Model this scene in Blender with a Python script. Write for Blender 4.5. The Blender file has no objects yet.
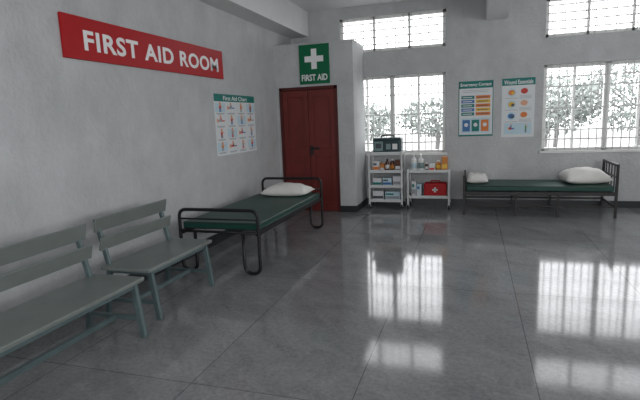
import bpy, bmesh, math, random
from mathutils import Matrix, Vector
random.seed(7)
scene=bpy.context.scene
COL=scene.collection
# ---------------------------------------------------------------- materials
def pmat(name,col,rough=.6,metal=0.,noise=0.,nscale=8.,bump=0.,bscale=40.,spec=.5,coat=0.,stretch=None):
    m=bpy.data.materials.new(name);m.use_nodes=True
    nt=m.node_tree;b=nt.nodes['Principled BSDF']
    b.inputs['Roughness'].default_value=rough;b.inputs['Metallic'].default_value=metal
    b.inputs['Specular IOR Level'].default_value=spec
    b.inputs['Coat Weight'].default_value=coat
    g=nt.nodes.new('ShaderNodeNewGeometry')
    n=nt.nodes.new('ShaderNodeTexNoise');n.inputs['Scale'].default_value=nscale;n.inputs['Detail'].default_value=8
    n.inputs['Roughness'].default_value=.65
    if stretch:
        mp=nt.nodes.new('ShaderNodeMapping');mp.inputs['Scale'].default_value=stretch
        nt.links.new(g.outputs['Position'],mp.inputs['Vector']);nt.links.new(mp.outputs['Vector'],n.inputs['Vector'])
    else:nt.links.new(g.outputs['Position'],n.inputs['Vector'])
    r=nt.nodes.new('ShaderNodeMapRange')
    r.inputs['From Min'].default_value=.3;r.inputs['From Max'].default_value=.7
    r.inputs['To Min'].default_value=1-noise;r.inputs['To Max'].default_value=1+noise
    nt.links.new(n.outputs['Fac'],r.inputs['Value'])
    mx=nt.nodes.new('ShaderNodeVectorMath');mx.operation='SCALE';mx.inputs[0].default_value=col[:3]
    nt.links.new(r.outputs['Result'],mx.inputs['Scale']);nt.links.new(mx.outputs['Vector'],b.inputs['Base Color'])
    if bump:
        n2=nt.nodes.new('ShaderNodeTexNoise');n2.inputs['Scale'].default_value=bscale;n2.inputs['Detail'].default_value=4
        nt.links.new(g.outputs['Position'],n2.inputs['Vector'])
        bp=nt.nodes.new('ShaderNodeBump');bp.inputs['Strength'].default_value=bump;bp.inputs['Distance'].default_value=.02
        nt.links.new(n2.outputs['Fac'],bp.inputs['Height']);nt.links.new(bp.outputs['Normal'],b.inputs['Normal'])
    return m
def hexc(r,g,b):
    f=lambda c:(c/255/12.92) if c/255<=.04045 else ((c/255+.055)/1.055)**2.4
    return (f(r),f(g),f(b))
M={}
M['wall']=pmat('wall_plaster',(.47,.477,.482),.85,noise=.13,nscale=2.6,bump=.5,bscale=22,stretch=(1,1,.8))
M['ceil']=pmat('ceiling_paint',(.68,.685,.685),.9,noise=.03)
M['base']=pmat('baseboard_granite',(.02,.024,.026),.35,noise=.2,nscale=60)
M['frame']=pmat('window_frame_paint',(.74,.74,.72),.5)
M['grill']=pmat('window_grill_paint',(.62,.62,.61),.5)
M['door']=pmat('door_maroon_paint',hexc(106,42,38),.45,noise=.12,nscale=4,spec=.3)
M['doord']=pmat('door_maroon_dark',hexc(78,30,28),.5,noise=.1,spec=.3)
M['red']=pmat('sign_red',hexc(168,22,28),.45,noise=.03,spec=.25)
M['white']=pmat('sign_white',(.8,.8,.8),.5)
M['green']=pmat('sign_green',hexc(6,100,66),.45,spec=.25)
M['teal']=pmat('poster_teal',hexc(30,118,110),.5,spec=.3)
M['paper']=pmat('poster_paper',(.68,.70,.71),.6)
M['paperb']=pmat('poster_paper_blue',hexc(186,208,218),.6)
M['ink']=pmat('print_ink',(.06,.07,.08),.6)
M['inkg']=pmat('print_grey',(.3,.32,.34),.6)
M['orange']=pmat('print_orange',hexc(214,122,58),.6)
M['yellow']=pmat('print_yellow',hexc(222,180,70),.6)
M['pred']=pmat('print_red',hexc(190,58,50),.6)
M['blue']=pmat('print_blue',hexc(62,110,165),.6)
M['skin']=pmat('print_skin',hexc(214,160,130),.6)
M['lgreen']=pmat('print_green',hexc(70,150,90),.6)
M['bench']=pmat('bench_grey_paint',hexc(112,118,115),.3,noise=.12,nscale=5)
M['benchl']=pmat('bench_leg_paint',hexc(84,100,102),.4,noise=.12,nscale=9)
M['black']=pmat('black_enamel',(.009,.009,.01),.35,spec=.35)
M['darkmetal']=pmat('dark_brown_steel',(.028,.026,.025),.42,noise=.2,spec=.35)
M['mat']=pmat('green_rexine',hexc(18,62,52),.42,noise=.12,nscale=3,bump=.15,bscale=8,spec=.4)
M['matd']=pmat('green_rexine_piping',hexc(12,38,34),.4)
M['cloth']=pmat('pillow_cotton',(.72,.70,.67),.85,noise=.03,bump=.45,bscale=12)
M['cart']=pmat('trolley_white_metal',(.60,.61,.61),.35)
M['rubber']=pmat('rubber',(.03,.03,.03),.7)
M['case']=pmat('case_dark_teal',hexc(20,54,58),.4)
M['casel']=pmat('case_label_grey',hexc(118,142,140),.45)
M['plastic']=pmat('white_plastic',(.72,.72,.7),.35)
M['brown']=pmat('brown_bottle',hexc(86,44,26),.25)
M['amber']=pmat('amber_pack',hexc(196,122,46),.5)
M['bagred']=pmat('red_bag',hexc(170,24,28),.5,spec=.3)
M['box1']=pmat('carton_white',(.66,.67,.68),.6)
M['conc']=pmat('outside_concrete',(.22,.22,.215),.9,noise=.2)
M['leaf']=pmat('leaves',(.215,.235,.22),.8,noise=.25,nscale=2,spec=.1)  # leaf colour raised to pale grey, outdoor haze mixed into the albedo
M['bark']=pmat('bark',(.18,.175,.17),.9,noise=.2)

def floormat():
    m=bpy.data.materials.new('floor_polished_granite');m.use_nodes=True
    nt=m.node_tree;N=nt.nodes;L=nt.links;b=N['Principled BSDF']
    g=N.new('ShaderNodeNewGeometry')
    def noise(s,d=6,r=.6,dist=0,rot=None,sc=None):
        n=N.new('ShaderNodeTexNoise');n.inputs['Scale'].default_value=s;n.inputs['Detail'].default_value=d
        n.inputs['Roughness'].default_value=r;n.inputs['Distortion'].default_value=dist
        if rot is None:L.new(g.outputs['Position'],n.inputs['Vector'])
        else:
            r1=N.new('ShaderNodeMapping');r1.inputs['Rotation'].default_value=(0,0,rot)
            r2=N.new('ShaderNodeMapping');r2.inputs['Scale'].default_value=sc
            L.new(g.outputs['Position'],r1.inputs['Vector']);L.new(r1.outputs['Vector'],r2.inputs['Vector']);L.new(r2.outputs['Vector'],n.inputs['Vector'])
        return n
    a=noise(2.0,9,.75,.6,.7,(1,1.9,1));c=noise(34,5,.8)
    s=N.new('ShaderNodeMath');s.operation='MULTIPLY_ADD';s.inputs[1].default_value=.5
    L.new(a.outputs['Fac'],s.inputs[0])
    s2=N.new('ShaderNodeMath');s2.operation='MULTIPLY';s2.inputs[1].default_value=.5
    L.new(c.outputs['Fac'],s2.inputs[0]);L.new(s2.outputs[0],s.inputs[2])
    cr=N.new('ShaderNodeValToRGB');e=cr.color_ramp.elements
    e[0].position=.34;e[0].color=(.13,.133,.137,1);e[1].position=.66;e[1].color=(.30,.305,.31,1)
    L.new(s.outputs[0],cr.inputs['Fac'])
    mp=N.new('ShaderNodeMapping');mp.inputs['Location'].default_value=(-2.48,-.35,0)
    L.new(g.outputs['Position'],mp.inputs['Vector'])
    br=N.new('ShaderNodeTexBrick');br.offset=0;br.squash=1
    br.inputs['Scale'].default_value=1;br.inputs['Brick Width'].default_value=.96;br.inputs['Row Height'].default_value=1.9
    br.inputs['Mortar Size'].default_value=.004;br.inputs['Mortar Smooth'].default_value=.3
    br.inputs['Color1'].default_value=(.94,.94,.94,1);br.inputs['Color2'].default_value=(1.04,1.04,1.04,1)
    br.inputs['Mortar'].default_value=(.5,.5,.5,1)
    L.new(mp.outputs['Vector'],br.inputs['Vector'])
    mx=N.new('ShaderNodeMix');mx.data_type='RGBA';mx.blend_type='MULTIPLY';mx.inputs['Factor'].default_value=1
    L.new(cr.outputs['Color'],mx.inputs['A']);L.new(br.outputs['Color'],mx.inputs['B'])
    L.new(mx.outputs['Result'],b.inputs['Base Color'])
    rr=N.new('ShaderNodeMapRange');rr.inputs['To Min'].default_value=.05;rr.inputs['To Max'].default_value=.12
    L.new(a.outputs['Fac'],rr.inputs['Value']);L.new(rr.outputs['Result'],b.inputs['Roughness'])
    b.inputs['IOR'].default_value=1.40
    n3=noise(7,3,.5)
    bp=N.new('ShaderNodeBump');bp.inputs['Strength'].default_value=.013;bp.inputs['Distance'].default_value=.01
    L.new(n3.outputs['Fac'],bp.inputs['Height']);L.new(bp.outputs['Normal'],b.inputs['Normal'])
    return m
M['floor']=floormat()

# ---------------------------------------------------------------- mesh helpers
class MB:
    """accumulating mesh builder -> one object"""
    def __init__(s): s.bm=bmesh.new();s.mats=[]
    def mi(s,m):
        m=M[m] if isinstance(m,str) else m
        if m not in s.mats:s.mats.append(m)
        return s.mats.index(m)
    def _merge(s,tmp,m,smooth=False):
        i=s.mi(m);me=bpy.data.meshes.new('t')
        for f in tmp.faces:f.material_index=i;f.smooth=smooth
        tmp.to_mesh(me);tmp.free();s.bm.from_mesh(me);bpy.data.meshes.remove(me)
    def box(s,x0,x1,y0,y1,z0,z1,m,bev=0,seg=2,mx=None):
        t=bmesh.new();bmesh.ops.create_cube(t,size=1)
        for v in t.verts:
            v.co=Vector(((x0+x1)/2+v.co.x*(x1-x0),(y0+y1)/2+v.co.y*(y1-y0),(z0+z1)/2+v.co.z*(z1-z0)))
        if bev:bmesh.ops.bevel(t,geom=t.edges[:],offset=bev,segments=seg,affect='EDGES',profile=.5)
        if mx is not None:bmesh.ops.transform(t,matrix=mx,verts=t.verts[:])
        s._merge(t,m);return s
    def beam(s,a,b,w,h,m,up=(0,0,1),bev=.003):
        a=Vector(a);b=Vector(b);d=b-a;L=d.length;z=d.normalized()
        x=Vector(up).cross(z)
        if x.length<1e-4:x=Vector((1,0,0))
        x.normalize();y=z.cross(x)
        mx=Matrix((x,y,z)).transposed().to_4x4();mx.translation=(a+b)/2
        return s.box(-w/2,w/2,-h/2,h/2,-L/2,L/2,m,bev,1,mx)
    def tube(s,pts,r,m,round_=0.,closed=False,n=10,rs=5):
        P=[Vector(p) for p in pts]
        if round_:
            Q=[];N=len(P)
            for i,p in enumerate(P):
                if not closed and i in(0,N-1):Q.append(p);continue
                a=P[i-1];b=P[(i+1)%N];da=(a-p);db=(b-p)
                rr=min(round_,da.length*.49,db.length*.49)
                A=p+da.normalized()*rr;B=p+db.normalized()*rr
                for k in range(rs+1):
                    t=k/rs;Q.append(A*(1-t)**2+p*2*t*(1-t)+B*t*t)
            P=Q
        t=bmesh.new();N=len(P);rings=[];prev=None
        for i,p in enumerate(P):
            if closed:d=(P[(i+1)%N]-P[i-1]).normalized()
            else:
                d=(P[min(i+1,N-1)]-P[max(i-1,0)]).normalized()
            if prev is None:
                u=d.orthogonal().normalized()
            else:
                u=(prev-d*prev.dot(d)).normalized()
            prev=u;w=d.cross(u)
            rings.append([t.verts.new(p+(u*math.cos(2*math.pi*k/n)+w*math.sin(2*math.pi*k/n))*r) for k in range(n)])
        for i in range(N if closed else N-1):
            A=rings[i];B=rings[(i+1)%N]
            for k in range(n):t.faces.new((A[k],A[(k+1)%n],B[(k+1)%n],B[k]))
        if not closed:
            t.faces.new(rings[0][::-1]);t.faces.new(rings[-1])
        bmesh.ops.recalc_face_normals(t,faces=t.faces[:])
        s._merge(t,m,True);return s
    def lathe(s,c,prof,m,n=20):
        t=bmesh.new();rings=[]
        for r,z in prof:
            rings.append([t.verts.new((c[0]+max(r,1e-4)*math.cos(2*math.pi*k/n),c[1]+max(r,1e-4)*math.sin(2*math.pi*k/n),c[2]+z)) for k in range(n)])
        for A,B in zip(rings,rings[1:]):
            for k in range(n):t.faces.new((A[k],A[(k+1)%n],B[(k+1)%n],B[k]))
        t.faces.new(rings[0][::-1]);t.faces.new(rings[-1])
        s._merge(t,m,True);return s
    def poly(s,pts,m):
        t=bmesh.new();t.faces.new([t.verts.new(p) for p in pts]);s._merge(t,m);return s
    def obj(s,name,parent=None):
        me=bpy.data.meshes.new(name);s.bm.to_mesh(me);s.bm.free()
        for m in s.mats:me.materials.append(m)
        o=bpy.data.objects.new(name,me);COL.objects.link(o)
        if parent:o.parent=parent
        return o
def empty(name,loc=(0,0,0)):
    o=bpy.data.objects.new(name,None);o.location=loc;o.empty_display_size=.1;COL.objects.link(o)
    return o
def attach(o,e):
    o.parent=e;o.matrix_parent_inverse=Matrix.Translation(-e.location)
def mkgroup(name,loc,parts):
    e=empty(name,loc)
    for p in parts:attach(p,e)
    return e
def text_mesh(body,name,mat,x0,x1,z0,z1,frame,bold=.0,ext=.001,space=1.):
    """frame(u,v,d)->world for u along text, v up, d outwards; fits text to box"""
    cu=bpy.data.curves.new(name,'FONT');cu.body=body;cu.size=1;cu.offset=bold;cu.resolution_u=4
    cu.extrude=.01;cu.space_character=space
    o=bpy.data.objects.new(name,cu);COL.objects.link(o)
    dg=bpy.context.evaluated_depsgraph_get();dg.update()
    me=bpy.data.meshes.new_from_object(o.evaluated_get(dg))
    bpy.data.objects.remove(o)
    xs=[v.co.x for v in me.vertices];ys=[v.co.y for v in me.vertices]
    a,b,c,d=min(xs),max(xs),min(ys),max(ys)
    for v in me.vertices:
        u=x0+(v.co.x-a)/(b-a)*(x1-x0);w=z0+(v.co.y-c)/(d-c)*(z1-z0)
        v.co=frame(u,w,ext*(1 if v.co.z>0 else -.3))
    me.materials.clear();me.materials.append(M[mat])
    ob=bpy.data.objects.new(name,me);COL.objects.link(ob);return ob

# ---------------------------------------------------------------- room
B=7.48;D=8.27;XR=7.4;YF=-1.6;ZC=3.35;T=.2
def wall_with_holes(name,axis,pos,thick,u0,u1,z0,z1,holes,mat='wall'):
    us=sorted({u0,u1,*[h[0] for h in holes],*[h[1] for h in holes]})
    zs=sorted({z0,z1,*[h[2] for h in holes],*[h[3] for h in holes]})
    b=MB()
    for i in range(len(us)-1):
        for j in range(len(zs)-1):
            uc=(us[i]+us[i+1])/2;zc=(zs[j]+zs[j+1])/2
            if any(h[0]<uc<h[1] and h[2]<zc<h[3] for h in holes):continue
            if axis=='y':b.box(us[i],us[i+1],pos,pos+thick,zs[j],zs[j+1],mat)
            else:b.box(pos,pos+thick,us[i],us[i+1],zs[j],zs[j+1],mat)
    bmesh.ops.remove_doubles(b.bm,verts=b.bm.verts[:],dist=1e-4)
    seen={}
    for f in b.bm.faces[:]:
        k=tuple(round(c,3) for c in f.calc_center_median());seen.setdefault(k,[]).append(f)
    dele=[f for l in seen.values() if len(l)>1 for f in l]
    bmesh.ops.delete(b.bm,geom=dele,context='FACES')
    return b.obj(name)
W1=(.895,2.648);W2=(4.113,5.866);WZ=(.882,2.194);CZ=(2.60,3.174)
wall_with_holes('wall_back','y',D,T,-T,XR+T,0,ZC,[(*W1,*WZ),(*W2,*WZ),(*W1,*CZ),(*W2,*CZ)])
wall_with_holes('wall_left','x',-T,T,YF-T,D,0,ZC,[])
FILL_R=[(-.9,1.1,.9,2.9),(1.9,3.9,.9,2.9),(4.7,6.7,.9,2.9)]  # invented off-camera openings, added to let in fill light from the right
wall_with_holes('wall_right','x',XR,T,YF-T,D,0,ZC,FILL_R)
FILL_F=[(1.0,3.2,.9,2.9),(4.2,6.4,.9,2.9)]  # unseen openings behind the camera, added for more fill light
wall_with_holes('wall_front','y',YF-T,T,0,XR,0,ZC,FILL_F)
MB().box(-T,XR+T,YF-T,D+T,-.15,0,'floor').obj('floor')
MB().box(-T,XR+T,YF-T,D+T,ZC,ZC+.15,'ceil').obj('ceiling')
MB().box(0,.33,YF,D,2.93,ZC,'ceil').obj('trim_beam_1')
MB().box(3.26,3.56,YF,D,2.93,ZC,'ceil').obj('trim_beam_2')
bt=2.71
wall_with_holes('wall_partition','y',B,.10,0,1.298,0,bt,[(.05,1.034,-.01,2.035)])
MB().box(1.198,1.298,B+.1,D,0,bt,'wall').obj('wall_partition_side')
MB().box(0,1.198,B+.1,D,bt-.1,bt,'wall').obj('wall_partition_top')
bh=.13
MB().box(0,.012,YF,B,0,bh,'base').obj('baseboard_left')
MB().box(1.034,1.31,B-.012,B,0,bh*.8,'base').box(1.298,1.31,B,D,0,bh*.8,'base').obj('baseboard_partition')
MB().box(1.31,XR,D-.012,D,0,bh*.8,'base').obj('baseboard_back')
MB().box(XR-.012,XR,YF,D-.012,0,bh,'base').obj('baseboard_right')

# ---------------------------------------------------------------- windows
def window(idx,axis,pos,u0,u1,z0,z1,style):
    b=MB()
    def bx(a,c,d0,d1,e,f,m,bev=.003):
        if axis=='y':b.box(a,c,pos+d0,pos+d1,e,f,m,bev,1)
        else:b.box(pos+d0,pos+d1,a,c,e,f,m,bev,1)
    fw=.05
    bx(u0,u1,.04,.12,z0,z0+fw,'frame');bx(u0,u1,.04,.12,z1-fw,z1,'frame')
    bx(u0,u0+fw,.04,.12,z0,z1,'frame');bx(u1-fw,u1,.04,.12,z0,z1,'frame')
    um=(u0+u1)/2
    if style=='tall':
        bx(um-.04,um+.04,.04,.12,z0,z1,'frame')
        for q in (.25,.75):
            uu=u0+(u1-u0)*q;bx(uu-.02,uu+.02,.08,.12,z0,z1,'frame')
        bx(u0-.03,u1+.03,-.03,.05,z0-.03,z0+.004,'frame')
        n=16
        for i in range(1,n):
            uu=u0+(u1-u0)*i/n;bx(uu-.0065,uu+.0065,.02,.032,z0,z1,'grill',0)
        for q in (.03,.14,.25,.50,.75,.86,.97):
            zz=z0+(z1-z0)*q;bx(u0,u1,.016,.034,zz-.009,zz+.009,'grill',0)
    else:
        for q in (.333,.667):
            uu=u0+(u1-u0)*q;bx(uu-.02,uu+.02,.04,.12,z0,z1,'frame')
        for q in (.2,.4,.6,.8):
            zz=z0+(z1-z0)*q;bx(u0,u1,.016,.034,zz-.009,zz+.009,'grill',0)
        for i in range(1,13):
            uu=u0+(u1-u0)*i/13;bx(uu-.0045,uu+.0045,.02,.032,z0,z1,'grill',0)
    return b.obj('window_%d'%idx)
window(1,'y',D,*W1,*WZ,'tall');window(2,'y',D,*W2,*WZ,'tall')
window(3,'y',D,*W1,*CZ,'c');window(4,'y',D,*W2,*CZ,'c')
k=5
for h in FILL_R:window(k,'x',XR,*h,'tall');k+=1  # frames for the added right-wall fill openings
for h in FILL_F:  # plain frames for the added fill openings behind the camera
    b=MB();u0,u1,z0,z1=h
    for a,c,e,f in((u0,u1,z0,z0+.05),(u0,u1,z1-.05,z1),(u0,u0+.05,z0,z1),(u1-.05,u1,z0,z1),((u0+u1)/2-.03,(u0+u1)/2+.03,z0,z1)):
        b.box(a,c,YF-.12,YF-.05,e,f,'frame')
    b.obj('window_%d'%k);k+=1

# ---------------------------------------------------------------- door
def door():
    parts=[];x0,x1,z1=.05,1.034,2.035
    b=MB()
    b.box(x0,x0+.05,B-.012,B+.08,0,z1,'doord',.004).box(x1-.05,x1,B-.012,B+.08,0,z1,'doord',.004).box(x0,x1,B-.012,B+.08,z1-.05,z1,'doord',.004)
    parts.append(b.obj('door_frame'))
    xm=(x0+x1)/2
    for nm,a,c in(('leaf_1',x0+.053,xm-.004),('leaf_2',xm+.004,x1-.053)):
        b=MB();st=.075
        b.box(a,c,B+.022,B+.035,.01,z1-.055,'door')
        b.box(a,a+st,B+.0,B+.04,.01,z1-.055,'door',.003).box(c-st,c,B+.0,B+.04,.01,z1-.055,'door',.003)
        for e,f in((.01,.16),(.92,1.04),(z1-.16,z1-.055)):
            b.box(a+st-.002,c-st+.002,B+.002,B+.04,e,f,'door',.003)
        parts.append(b.obj(nm))
    b=MB();b.box(xm-.004,xm+.004,B+.03,B+.036,.01,z1-.055,'black');parts.append(b.obj('gap'))
    b=MB();b.box(xm+.03,xm+.17,B-.016,B+.006,1.03,1.06,'black',.003)
    b.box(xm+.015,xm+.06,B-.02,B+.006,1.0,1.09,'black',.004)
    b.box(xm+.02,xm+.055,B-.03,B-.005,.935,1.0,'darkmetal',.004)
    parts.append(b.obj('latch'))
    mkgroup('door_1',(xm,B,0),parts)
door()

# ---------------------------------------------------------------- signs / posters
FL=lambda d0:(lambda u,v,d:Vector((d0+d,u,v)))
FB=lambda y0:(lambda u,v,d:Vector((u,y0-d,v)))
b=MB();b.box(.002,.028,3.126,5.676,2.063,2.406,'red',.004)
s=b.obj('board')
t=text_mesh('FIRST AID ROOM','lettering','white',3.34,5.55,2.14,2.305,FL(.0285),bold=.028,space=1.1)
mkgroup('first_aid_room_sign',(0.0,4.4,2.23),[s,t])
b=MB();x0,x1,z0,z1=.425,.925,2.07,2.68
b.box(x0,x1,B-.02,B-.001,z0,z1,'green',.004)
yf=B-.0215;xc=(x0+x1)/2
def rectb(b,a,c,d,f,m,y):b.poly([(a,y,d),(c,y,d),(c,y,f),(a,y,f)],m)
zc=z0+.385
rectb(b,xc-.045,xc+.045,zc-.155,zc+.155,'white',yf);rectb(b,xc-.155,xc-.045,zc-.045,zc+.045,'white',yf);rectb(b,xc+.045,xc+.155,zc-.045,zc+.045,'white',yf)
s=b.obj('board')
t=text_mesh('FIRST AID','lettering','white',x0+.035,x1-.035,z0+.05,z0+.15,FB(yf),bold=.025,ext=.001)
mkgroup('first_aid_sign',(xc,B,z0),[s,t])

class Print:
    def __init__(s,frame,u0,u1,v0,v1,bg='paper'):
        s.f=frame;s.b=MB();s.u0,s.u1,s.v0,s.v1=u0,u1,v0,v1;s.W=u1-u0;s.Hh=v1-v0
        p=[frame(u0,v0,.001),frame(u1,v0,.001),frame(u1,v1,.001),frame(u0,v1,.001)]
        q=[frame(u0,v0,.004),frame(u1,v0,.004),frame(u1,v1,.004),frame(u0,v1,.004)]
        s.b.poly(q,bg)
        for i in range(4):s.b.poly([p[i],p[(i+1)%4],q[(i+1)%4],q[i]],bg)
    def P(s,a,c,l):return s.f(s.u0+a*s.W,s.v0+c*s.Hh,.004+.0006*l)
    def rect(s,a,c,d,e,m,l=1):
        s.b.poly([s.P(a,d,l),s.P(c,d,l),s.P(c,e,l),s.P(a,e,l)],m)
    def disc(s,a,c,r,m,l=1,sx=1.,n=14):
        asp=s.W/s.Hh
        s.b.poly([s.P(a+r*sx*math.cos(2*math.pi*k/n),c+r*asp*math.sin(2*math.pi*k/n),l) for k in range(n)],m)
    def man(s,a,c,h,m1,m2,pose=0):
        q=h
        if pose==0:
            s.disc(a,c+q*.4,q*.17,'skin',3);s.rect(a-q*.16,a+q*.16,c-q*.12,c+q*.28,m1,2)
            s.rect(a-q*.15,a-q*.02,c-q*.5,c-q*.12,m2,2);s.rect(a+q*.02,a+q*.15,c-q*.5,c-q*.12,m2,2)
            s.rect(a+q*.16,a+q*.4,c+q*.12,c+q*.2,'skin',2)
        else:
            s.disc(a-q*.5,c,q*.17,'skin',3);s.rect(a-q*.36,a+q*.08,c-q*.12,c+q*.14,m1,2)
            s.rect(a+q*.08,a+q*.6,c-q*.1,c+q*.04,m2,2)
            s.disc(a-q*.05,c+q*.42,q*.15,'skin',3);s.rect(a-q*.1,a+q*.14,c+q*.1,c+q*.3,m2,3)
    def lines(s,a,c,d,n,step,m='inkg',th=.006):
        for i in range(n):
            s.rect(a,c-(.03 if i%2 else 0),d-i*step,d-i*step+th,m,1)
def poster_left():
    F=FL(0.0);p=Print(F,5.42,6.59,1.093,1.877)
    p.rect(0,1,.88,1,'teal',1)
    cols=[.125,.375,.625,.875];rows=[.77,.56,.345,.13];k=0
    mm=[('pred','blue'),('inkg','blue'),('orange','inkg'),('pred','ink'),('inkg','pred')]
    for r in rows:
        for c in cols:
            a=mm[k%5];p.rect(c-.11,c+.11,r-.06,r+.085,['paperb','paper','paper'][k%3],1)
            p.man(c,r+.01,.14,a[0],a[1],pose=(k%3==1))
            p.rect(c-.09,c+.09,r-.085,r-.075,'inkg',2);p.rect(c-.08,c+.07,r-.1,r-.092,'inkg',2);k+=1
    s=p.b.obj('sheet')
    t=text_mesh('First Aid Chart','title','white',5.42+.24,6.59-.24,1.80,1.855,FL(.0056),bold=.012,ext=.0008)
    mkgroup('first_aid_poster',(0,6,1.1),[s,t])
poster_left()
def poster_a():
    F=FB(D);x0,x1,z0,z1=2.856,3.385,1.144,2.02
    p=Print(F,x0,x1,z0,z1,'paper')
    p.rect(0,1,.87,1,'teal',1);p.rect(0,1,0,.03,'teal',1);p.rect(0,.02,0,1,'teal',1);p.rect(.98,1,0,1,'teal',1)
    rc=['orange','yellow','orange','yellow','orange']
    p.lines(.12,.88,.83,2,.03)
    for i in range(5):
        z=.68-.075*i
        p.rect(.08,.46,z,z+.058,'blue' if i%2 else 'teal',1);p.rect(.5,.92,z,z+.058,rc[i],1)
        p.rect(.12,.40,z+.022,z+.034,'white',2);p.rect(.55,.85,z+.022,z+.034,'ink',2)
    p.rect(.08,.92,.06,.33,'paperb',1)
    for i in range(3):
        p.rect(.12+.27*i,.34+.27*i,.09,.30,['blue','teal','orange'][i],2)
        p.disc(.23+.27*i,.21,.06,'paper',3)
    s=p.b.obj('sheet')
    t=text_mesh('Emergency Contact','title','white',x0+.03,x1-.03,1.925,1.99,FB(D-.0056),bold=.014,ext=.0008)
    mkgroup('emergency_contact_poster',(3.1,D,1.1),[s,t])
poster_a()
def poster_b():
    F=FB(D);x0,x1,z0,z1=3.513,3.995,1.115,2.027
    p=Print(F,x0,x1,z0,z1,'paper')
    p.rect(0,1,.88,1,'teal',1)
    cm=['orange','pred','yellow','skin','blue','orange']
    for i in range(3):
        z=.76-.2*i
        p.disc(.3,z,.14,'paperb',1);p.disc(.3,z,.085,cm[i*2%6],2,1.2);p.disc(.34,z-.01,.05,'ink' if i else 'yellow',3)
        p.disc(.68,z+.02,.09,cm[(i*2+1)%6],1,1.2)
        p.lines(.54,.92,z-.06,3,.022)
        p.rect(.1,.5,z-.1,z-.093,'inkg',1)
    p.rect(.08,.92,.05,.24,'paperb',1);p.man(.3,.15,.17,'pred','blue',1);p.man(.75,.15,.15,'lgreen','ink',0)
    s=p.b.obj('sheet')
    t=text_mesh('Wound Essentials','title','white',x0+.03,x1-.03,1.935,2.0,FB(D-.0056),bold=.014,ext=.0008)
    mkgroup('wound_essentials_poster',(3.7,D,1.1),[s,t])
poster_b()

# ---------------------------------------------------------------- benches
def bench(y0,y1,xf=.79,rot=0.):
    parts=[];zs=.43;xb=xf-.45;L=y1-y0
    b=MB();b.box(xb,xf,y0,y1,zs-.03,zs,'bench',.006,2);parts.append(b.obj('seat'))
    b=MB()
    la,lb=y0+.07,y1-.07
    b.box(xb+.04,xf-.03,la-.015,la+.015,zs-.065,zs-.03,'benchl',.002).box(xb+.04,xf-.03,lb-.015,lb+.015,zs-.065,zs-.03,'benchl',.002)
    b.box(xb+.03,xb+.055,la,lb,zs-.065,zs-.03,'benchl',.002).box(xf-.055,xf-.03,la,lb,zs-.065,zs-.03,'benchl',.002)
    parts.append(b.obj('apron'))
    i=1
    for y in(la,lb):
        b=MB();b.beam((xf-.045,y,zs-.03),(xf+.005,y,0.0),.042,.034,'benchl',up=(0,1,0));parts.append(b.obj('leg_%d'%i));i+=1
        b=MB();b.beam((xb-.04,y,0.0),(xb+.03,y,zs-.02),.042,.034,'benchl',up=(0,1,0))
        b.beam((xb+.03,y,zs-.03),(xb-.06,y,.80),.038,.03,'benchl',up=(0,1,0))
        parts.append(b.obj('leg_%d'%i));i+=1
        b=MB();b.beam((xb-.015,y,.14),(xf-.01,y,.14),.025,.03,'benchl');parts.append(b.obj('stretcher_side'))
    b=MB();b.beam(((xb+xf)/2,la,.14),((xb+xf)/2,lb,.14),.03,.035,'benchl');parts.append(b.obj('stretcher_long'))
    def backx(z):return xb+.03-.09*(z-.40)/.40
    for nm,z0,z1 in(('back_slat_upper',.695,.815),('back_slat_lower',.55,.66)):
        b=MB();zc=(z0+z1)/2;b.beam((backx(zc)+.028,y0+.01,zc),(backx(zc)+.028,y1-.01,zc),.018,z1-z0,'bench',up=(.225,0,1),bev=.005)
        parts.append(b.obj(nm))
    return mkgroup('waiting_bench',((xb+xf)/2,(y0+y1)/2,0),parts)
bench(2.94,3.88,.755)
bench(1.5,2.79,.83)

# ---------------------------------------------------------------- pillow
def pillow(cx,cy,cz,lx,ly,h,rot=0.,tilt=0.,seed=1,name='pillow'):
    rnd=random.Random(seed);b=MB();t=bmesh.new();n=18;top=[];bot=[]
    ph=[rnd.uniform(0,6) for _ in range(6)]
    for i in range(n+1):
        rt=[];rb=[]
        for j in range(n+1):
            u=-1+2*i/n;v=-1+2*j/n
            k=max(0,(1-abs(u)**3.2))**.55*max(0,(1-abs(v)**3.2))**.55
            pinch=1-.07*(1-abs(u)**2)*(abs(v)**4);pin2=1-.07*(1-abs(v)**2)*(abs(u)**4)
            x=u*lx/2*pin2;y=v*ly/2*pinch
            w=.09*math.sin(3*u+ph[0]+2*v)+.07*math.sin(4*v+ph[1]-2*u)+.05*math.sin(9*u+5*v+ph[2])
            zt=h*.68*k*(1+w);zb=-h*.32*k
            edge=(abs(u)==1 or abs(v)==1)
            vt=t.verts.new((x,y,zt))
            vb=vt if edge else t.verts.new((x,y,zb))
            rt.append(vt);rb.append(vb)
        top.append(rt);bot.append(rb)
    for i in range(n):
        for j in range(n):
            t.faces.new((top[i][j],top[i+1][j],top[i+1][j+1],top[i][j+1]))
            q=[bot[i][j],bot[i][j+1],bot[i+1][j+1],bot[i+1][j]]
            try:t.faces.new(q)
            except ValueError:pass
    mx=Matrix.Translation((cx,cy,cz+h*.32))@Matrix.Rotation(rot,4,'Z')@Matrix.Rotation(tilt,4,'X')
    bmesh.ops.transform(t,matrix=mx,verts=t.verts[:])
    bmesh.ops.recalc_face_normals(t,faces=t.faces[:])
    b._merge(t,'cloth',True);return b.obj(name)

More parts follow.
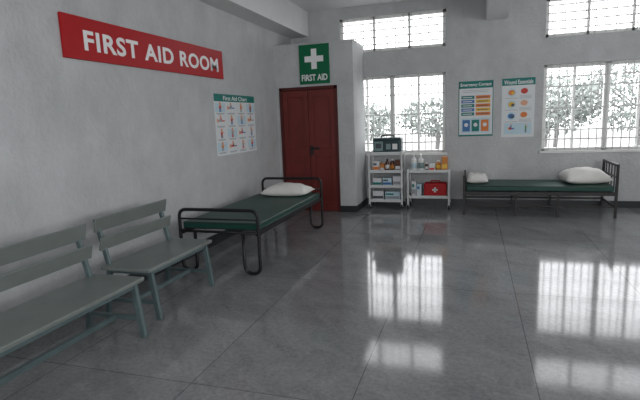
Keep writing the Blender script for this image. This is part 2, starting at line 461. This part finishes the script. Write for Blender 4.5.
def mattress(x0,x1,y0,y1,z0,z1,name='mattress'):
    b=MB();b.box(x0,x1,y0,y1,z0,z1,'mat',.022,4)
    for z in(z0+.012,z1-.012):
        b.tube([(x0+.004,y0+.004,z),(x1-.004,y0+.004,z),(x1-.004,y1-.004,z),(x0+.004,y1-.004,z)],.006,'matd',.02,True,6)
    return b.obj(name)
def hoop_bed():
    parts=[];x0,x1,y0,y1=.22,1.10,4.17,6.25;zr=.43
    r=.0175
    for nm,y,zt in(('foot_hoop',y0,.655),('head_hoop',y1,.71)):
        b=MB();w=.17
        b.tube([(x0+w,y,zr),(x0+w,y,.018),(x0,y,.018),(x0,y,zt),(x1,y,zt),(x1,y,.018),(x1-w,y,.018),(x1-w,y,zr)],r,'black',.085,False,12,7)
        b.tube([(x0,y,zr),(x1,y,zr)],.013,'black')
        b.tube([(x0,y,.56),(x1,y,.56)],.009,'black')
        parts.append(b.obj(nm))
    b=MB()
    for x in(x0+.02,x1-.02):b.box(x-.016,x+.016,y0,y1,zr-.03,zr+.015,'black',.003)
    for i in range(1,8):
        y=y0+(y1-y0)*i/8;b.box(x0+.02,x1-.02,y-.015,y+.015,zr+.0,zr+.012,'black')
    parts.append(b.obj('side_rails'))
    parts.append(mattress(x0+.01,x1-.01,y0+.03,y1-.03,zr+.016,zr+.09))
    p=pillow(.72,y1-.29,zr+.087,.64,.42,.16,rot=.03,seed=3);parts.append(p)
    mkgroup('hospital_bed',((x0+x1)/2,(y0+y1)/2,0),parts)
hoop_bed()
def cot():
    parts=[];x0,x1,y0,y1=2.97,4.98,7.45,8.20;zr=.36;L=.034
    b=MB()
    for x,zt in((x0,.60),(x1,.75)):
        for y in(y0,y1):b.box(x-L/2,x+L/2,y-L/2,y+L/2,0,zt,'darkmetal',.004)
        b.box(x-.015,x+.015,y0,y1,zt-.035,zt,'darkmetal',.004)
        b.box(x-.012,x+.012,y0,y1,(zt+zr)/2,(zt+zr)/2+.025,'darkmetal',.003)
        b.box(x-.012,x+.012,y0,y1,.14,.165,'darkmetal',.003)
        for i in range(1,5):
            y=y0+(y1-y0)*i/5;b.box(x-.007,x+.007,y-.007,y+.007,zr,zt-.02,'darkmetal')
    parts.append(b.obj('end_frames'))
    b=MB()
    for y in(y0,y1):
        b.box(x0,x1,y-.018,y+.018,zr-.05,zr,'darkmetal',.003);b.box(x0,x1,y-.012,y+.012,.14,.165,'darkmetal',.003)
        for q in(.36,.64):
            x=x0+(x1-x0)*q;b.box(x-.014,x+.014,y-.014,y+.014,0,zr-.02,'darkmetal',.002)
    for i in range(1,12):
        x=x0+(x1-x0)*i/12;b.box(x-.02,x+.02,y0,y1,zr-.012,zr,'darkmetal')
    parts.append(b.obj('side_frame'))
    parts.append(mattress(x0+.025,x1-.025,y0-.01,y1-.01,zr+.001,zr+.085))
    parts.append(pillow(3.16,7.85,zr+.083,.32,.52,.15,seed=5))
    parts.append(pillow(4.64,7.80,zr+.083,.62,.52,.22,rot=.1,tilt=0.0,seed=9))
    mkgroup('steel_cot',((x0+x1)/2,(y0+y1)/2,0),parts)
cot()

# ---------------------------------------------------------------- trolleys
def trolley(x0,x1,y0,y1,shelves):
    parts=[];top=shelves[-1]
    b=MB()
    for x in(x0,x1):
        for y in(y0,y1):
            b.box(x-.014,x+.014,y-.014,y+.014,.07,top+.03,'cart',.003)
    parts.append(b.obj('posts'))
    for i,z in enumerate(shelves):
        b=MB();b.box(x0,x1,y0,y1,z-.014,z,'cart',.003)
        for y in(y0,y1):b.box(x0,x1,y-.005,y+.005,z-.025,z+.022,'cart',.002)
        for x in(x0,x1):b.box(x-.005,x+.005,y0,y1,z-.025,z+.022,'cart',.002)
        parts.append(b.obj('shelf_%d'%(i+1)))
    for i,(x,y) in enumerate(((x0,y0),(x1,y0),(x0,y1),(x1,y1))):
        b=MB();b.tube([(x-.012,y,.035),(x+.012,y,.035)],.035,'rubber',n=18)
        b.box(x-.018,x-.014,y-.02,y+.02,.03,.08,'cart').box(x+.014,x+.018,y-.02,y+.02,.03,.08,'cart').box(x-.018,x+.018,y-.02,y+.02,.07,.08,'cart')
        parts.append(b.obj('caster_%d'%(i+1)))
    mkgroup('supply_trolley',((x0+x1)/2,(y0+y1)/2,0),parts)
TS1=[.13,.37,.62,.92];TS2=[.20,.62]
trolley(1.44,1.98,7.86,8.20,TS1);trolley(2.08,2.73,7.86,8.20,TS2)
z=.921
b=MB();b.box(1.50,1.97,7.90,8.14,z,z+.25,'case',.03,4)
s=b.obj('shell')
b=MB();b.box(1.53,1.67,7.884,7.90,z+.035,z+.19,'casel',.004).box(1.70,1.94,7.882,7.90,z+.03,z+.19,'case',.004).box(1.725,1.80,7.878,7.884,z+.06,z+.15,'casel').box(1.83,1.91,7.878,7.884,z+.06,z+.15,'plastic')
b.box(1.555,1.645,7.880,7.884,z+.08,z+.16,'ink')
b.box(1.50,1.97,7.894,7.9,z+.205,z+.215,'black')
s2=b.obj('pockets')
b=MB();b.tube([(1.63,8.0,z+.24),(1.63,8.0,z+.285),(1.84,8.0,z+.285),(1.84,8.0,z+.24)],.011,'black',.03)
mkgroup('medical_kit_case',(1.71,8.0,z),[s,s2,b.obj('handle')])
def bottle(x,y,z,r,h,m,cap,name,label=None):
    b=MB();b.lathe((x,y,z),[(r*.9,0),(r,.006),(r,h*.62),(r*.92,h*.7),(r*.4,h*.8),(r*.38,h*.84)],m)
    b.lathe((x,y,z),[(r*.5,h*.84),(r*.5,h),(r*.42,h)],cap)
    if label:b.lathe((x,y,z),[(r+.0008,h*.18),(r+.0008,h*.52)],label)
    return b.obj(name)
def pump(x,y,z,r,h,m,cap,name,label='blue'):
    b=MB();b.lathe((x,y,z),[(r*.9,0),(r,.006),(r,h*.6),(r*.85,h*.68),(r*.4,h*.74)],m)
    b.lathe((x,y,z),[(r*.42,h*.74),(r*.42,h*.82),(r*.14,h*.82),(r*.14,h*.93)],cap)
    b.box(x-r*.3,x+r*.3,y-r*1.5,y+r*.4,z+h*.93,z+h,cap,.003)
    b.lathe((x,y,z),[(r+.0008,h*.15),(r+.0008,h*.48)],label)
    return b.obj(name)
def carton(x0,x1,z0,h,m,name,y0=7.93,d=.16,stripe=None,stripe2=None):
    b=MB();b.box(x0,x1,y0,y0+d,z0,z0+h,m,.003,1)
    if stripe:b.box(x0+.004,x1-.004,y0-.0012,y0,z0+h*.15,z0+h*.45,stripe)
    if stripe2:b.box(x0+.01,x0+(x1-x0)*.6,y0-.0012,y0,z0+h*.6,z0+h*.8,stripe2)
    return b.obj(name)
z=.6205
carton(1.485,1.60,z,.16,'box1','medicine_box',stripe='orange',stripe2='ink')
carton(1.61,1.68,z,.12,'amber','tablet_box',stripe='box1')
bottle(1.73,7.96,z,.035,.20,'brown','black','medicine_bottle','plastic')
bottle(1.81,7.96,z,.035,.20,'brown','plastic','medicine_bottle','amber')
carton(1.86,1.95,z,.18,'brown','medicine_box',stripe='box1')
z=.3705
carton(1.48,1.63,z,.13,'box1','glove_box',stripe='teal');carton(1.65,1.80,z,.13,'paperb','glove_box',stripe='blue',stripe2='ink')
carton(1.82,1.95,z,.16,'box1','gauze_box',stripe='inkg')
z=.1305
carton(1.48,1.66,z,.15,'box1','bandage_box',stripe='ink');carton(1.69,1.93,z,.14,'paperb','bandage_box',stripe='inkg',stripe2='teal')
z=.6205
pump(2.165,7.98,z,.046,.27,'plastic','plastic','sanitizer_bottle','paperb')
pump(2.28,7.98,z,.046,.27,'plastic','plastic','sanitizer_bottle','casel')
bottle(2.37,7.97,z,.028,.13,'brown','plastic','antiseptic_bottle','plastic')
carton(2.415,2.50,z,.10,'box1','cotton_box',stripe='pred')
bottle(2.555,8.03,z,.045,.16,'amber','plastic','saline_bottle','yellow')
carton(2.61,2.70,z,.22,'amber','ointment_box',stripe='yellow',y0=7.96,d=.1)
z=.2005
carton(2.13,2.20,z,.25,'box1','dressing_box',stripe='inkg',stripe2='teal')
carton(2.21,2.29,z,.20,'paperb','dressing_box',stripe='box1',stripe2='blue')
b=MB();b.box(2.33,2.69,7.90,8.12,z,z+.22,'bagred',.025,4);s=b.obj('bag')
b=MB();xc=2.51;zc=z+.11
b.box(xc-.04,xc+.04,7.896,7.9,zc-.013,zc+.013,'white').box(xc-.013,xc+.013,7.896,7.9,zc-.04,zc+.04,'white')
s2=b.obj('cross');b=MB();b.tube([(2.44,8.0,z+.21),(2.44,8.0,z+.25),(2.58,8.0,z+.25),(2.58,8.0,z+.21)],.009,'bagred',.02)
mkgroup('first_aid_bag',(2.51,8,z),[s,s2,b.obj('handle')])

# ---------------------------------------------------------------- outside
MB().box(-30,40,D+T+.01,60,-.6,-.5,'conc').obj('ground')
def tree(x,y,h,r,seed):
    rnd=random.Random(seed);b=MB()
    b.tube([(x,y,-.5),(x+.1,y,h*.3),(x-.05,y+.1,h*.6)],.09,'bark',.3)
    for k in range(7):
        a=rnd.uniform(0,6.28);b.tube([(x,y,h*.35+k*.1),(x+math.cos(a)*r*.7,y+math.sin(a)*r*.7,h*.6+rnd.uniform(0,.3)*h)],.025,'bark',n=6)
    t=bmesh.new()
    for k in range(1900):
        d=Vector((rnd.gauss(0,1),rnd.gauss(0,1),rnd.gauss(0,1))).normalized()*rnd.uniform(.35,1)**.6
        c=Vector((x+d.x*r,y+d.y*r,h*.62+d.z*h*.36));s_=rnd.uniform(.05,.12)
        u=Vector((rnd.gauss(0,1),rnd.gauss(0,1),rnd.gauss(0,1))).normalized();v=u.orthogonal().normalized()
        t.faces.new([t.verts.new(c+u*s_),t.verts.new(c+v*s_*.5),t.verts.new(c-u*s_),t.verts.new(c-v*s_*.5)])
    b._merge(t,'leaf');b.obj('tree')
for i,(x,y,h,r) in enumerate([(-1.2,19,2.2,1.5),(1.6,21,2.3,1.7),(5.2,17,2.6,1.6),(7.6,16,3.0,1.7),(6.3,22,3.2,2.2),(10.2,18,3.0,1.9)]):
    tree(x,y,h,r,i+3)

# ---------------------------------------------------------------- light
w=bpy.data.worlds.new('overcast');scene.world=w;w.use_nodes=True
bg=w.node_tree.nodes['Background'];bg.inputs['Color'].default_value=(.965,.982,1,1);bg.inputs['Strength'].default_value=5.3
def portal(n,loc,rot,sx,sy):
    l=bpy.data.lights.new(n,'AREA');l.shape='RECTANGLE';l.size=sx;l.size_y=sy;l.cycles.is_portal=True
    o=bpy.data.objects.new(n,l);o.location=loc;o.rotation_euler=rot;COL.objects.link(o)
for i,(u,zz) in enumerate([(W1,WZ),(W2,WZ),(W1,CZ),(W2,CZ)]):
    portal('window_portal',((u[0]+u[1])/2,D+T+.02,(zz[0]+zz[1])/2),(-math.pi/2,0,0),u[1]-u[0],zz[1]-zz[0])
for h in FILL_R:portal('window_portal',(XR+T+.02,(h[0]+h[1])/2,(h[2]+h[3])/2),(math.pi/2,0,math.pi/2),h[1]-h[0],h[3]-h[2])  # sky sampling through the added right-wall fill openings
for h in FILL_F:portal('window_portal',((h[0]+h[1])/2,YF-T-.02,(h[2]+h[3])/2),(math.pi/2,0,0),h[1]-h[0],h[3]-h[2])  # same for the added fill openings behind the camera
scene.view_settings.view_transform='Standard'
scene.view_settings.look='None'
scene.view_settings.exposure=0
# ---------------------------------------------------------------- camera
cd=bpy.data.cameras.new('camera');cam=bpy.data.objects.new('camera',cd);COL.objects.link(cam);scene.camera=cam
cd.sensor_width=36;cd.lens=480/640*36;cd.clip_start=.05
yaw,pit,rol=.311,.165,-.039
fw=Vector((-math.sin(yaw)*math.cos(pit),math.cos(yaw)*math.cos(pit),-math.sin(pit)))
rt=Vector((math.cos(yaw),math.sin(yaw),0));up=rt.cross(fw)
r2=rt*math.cos(rol)+up*math.sin(rol);u2=-rt*math.sin(rol)+up*math.cos(rol)
mm=Matrix((r2,u2,-fw)).transposed().to_4x4();mm.translation=Vector((3.084,0,1.5))
cam.matrix_world=mm
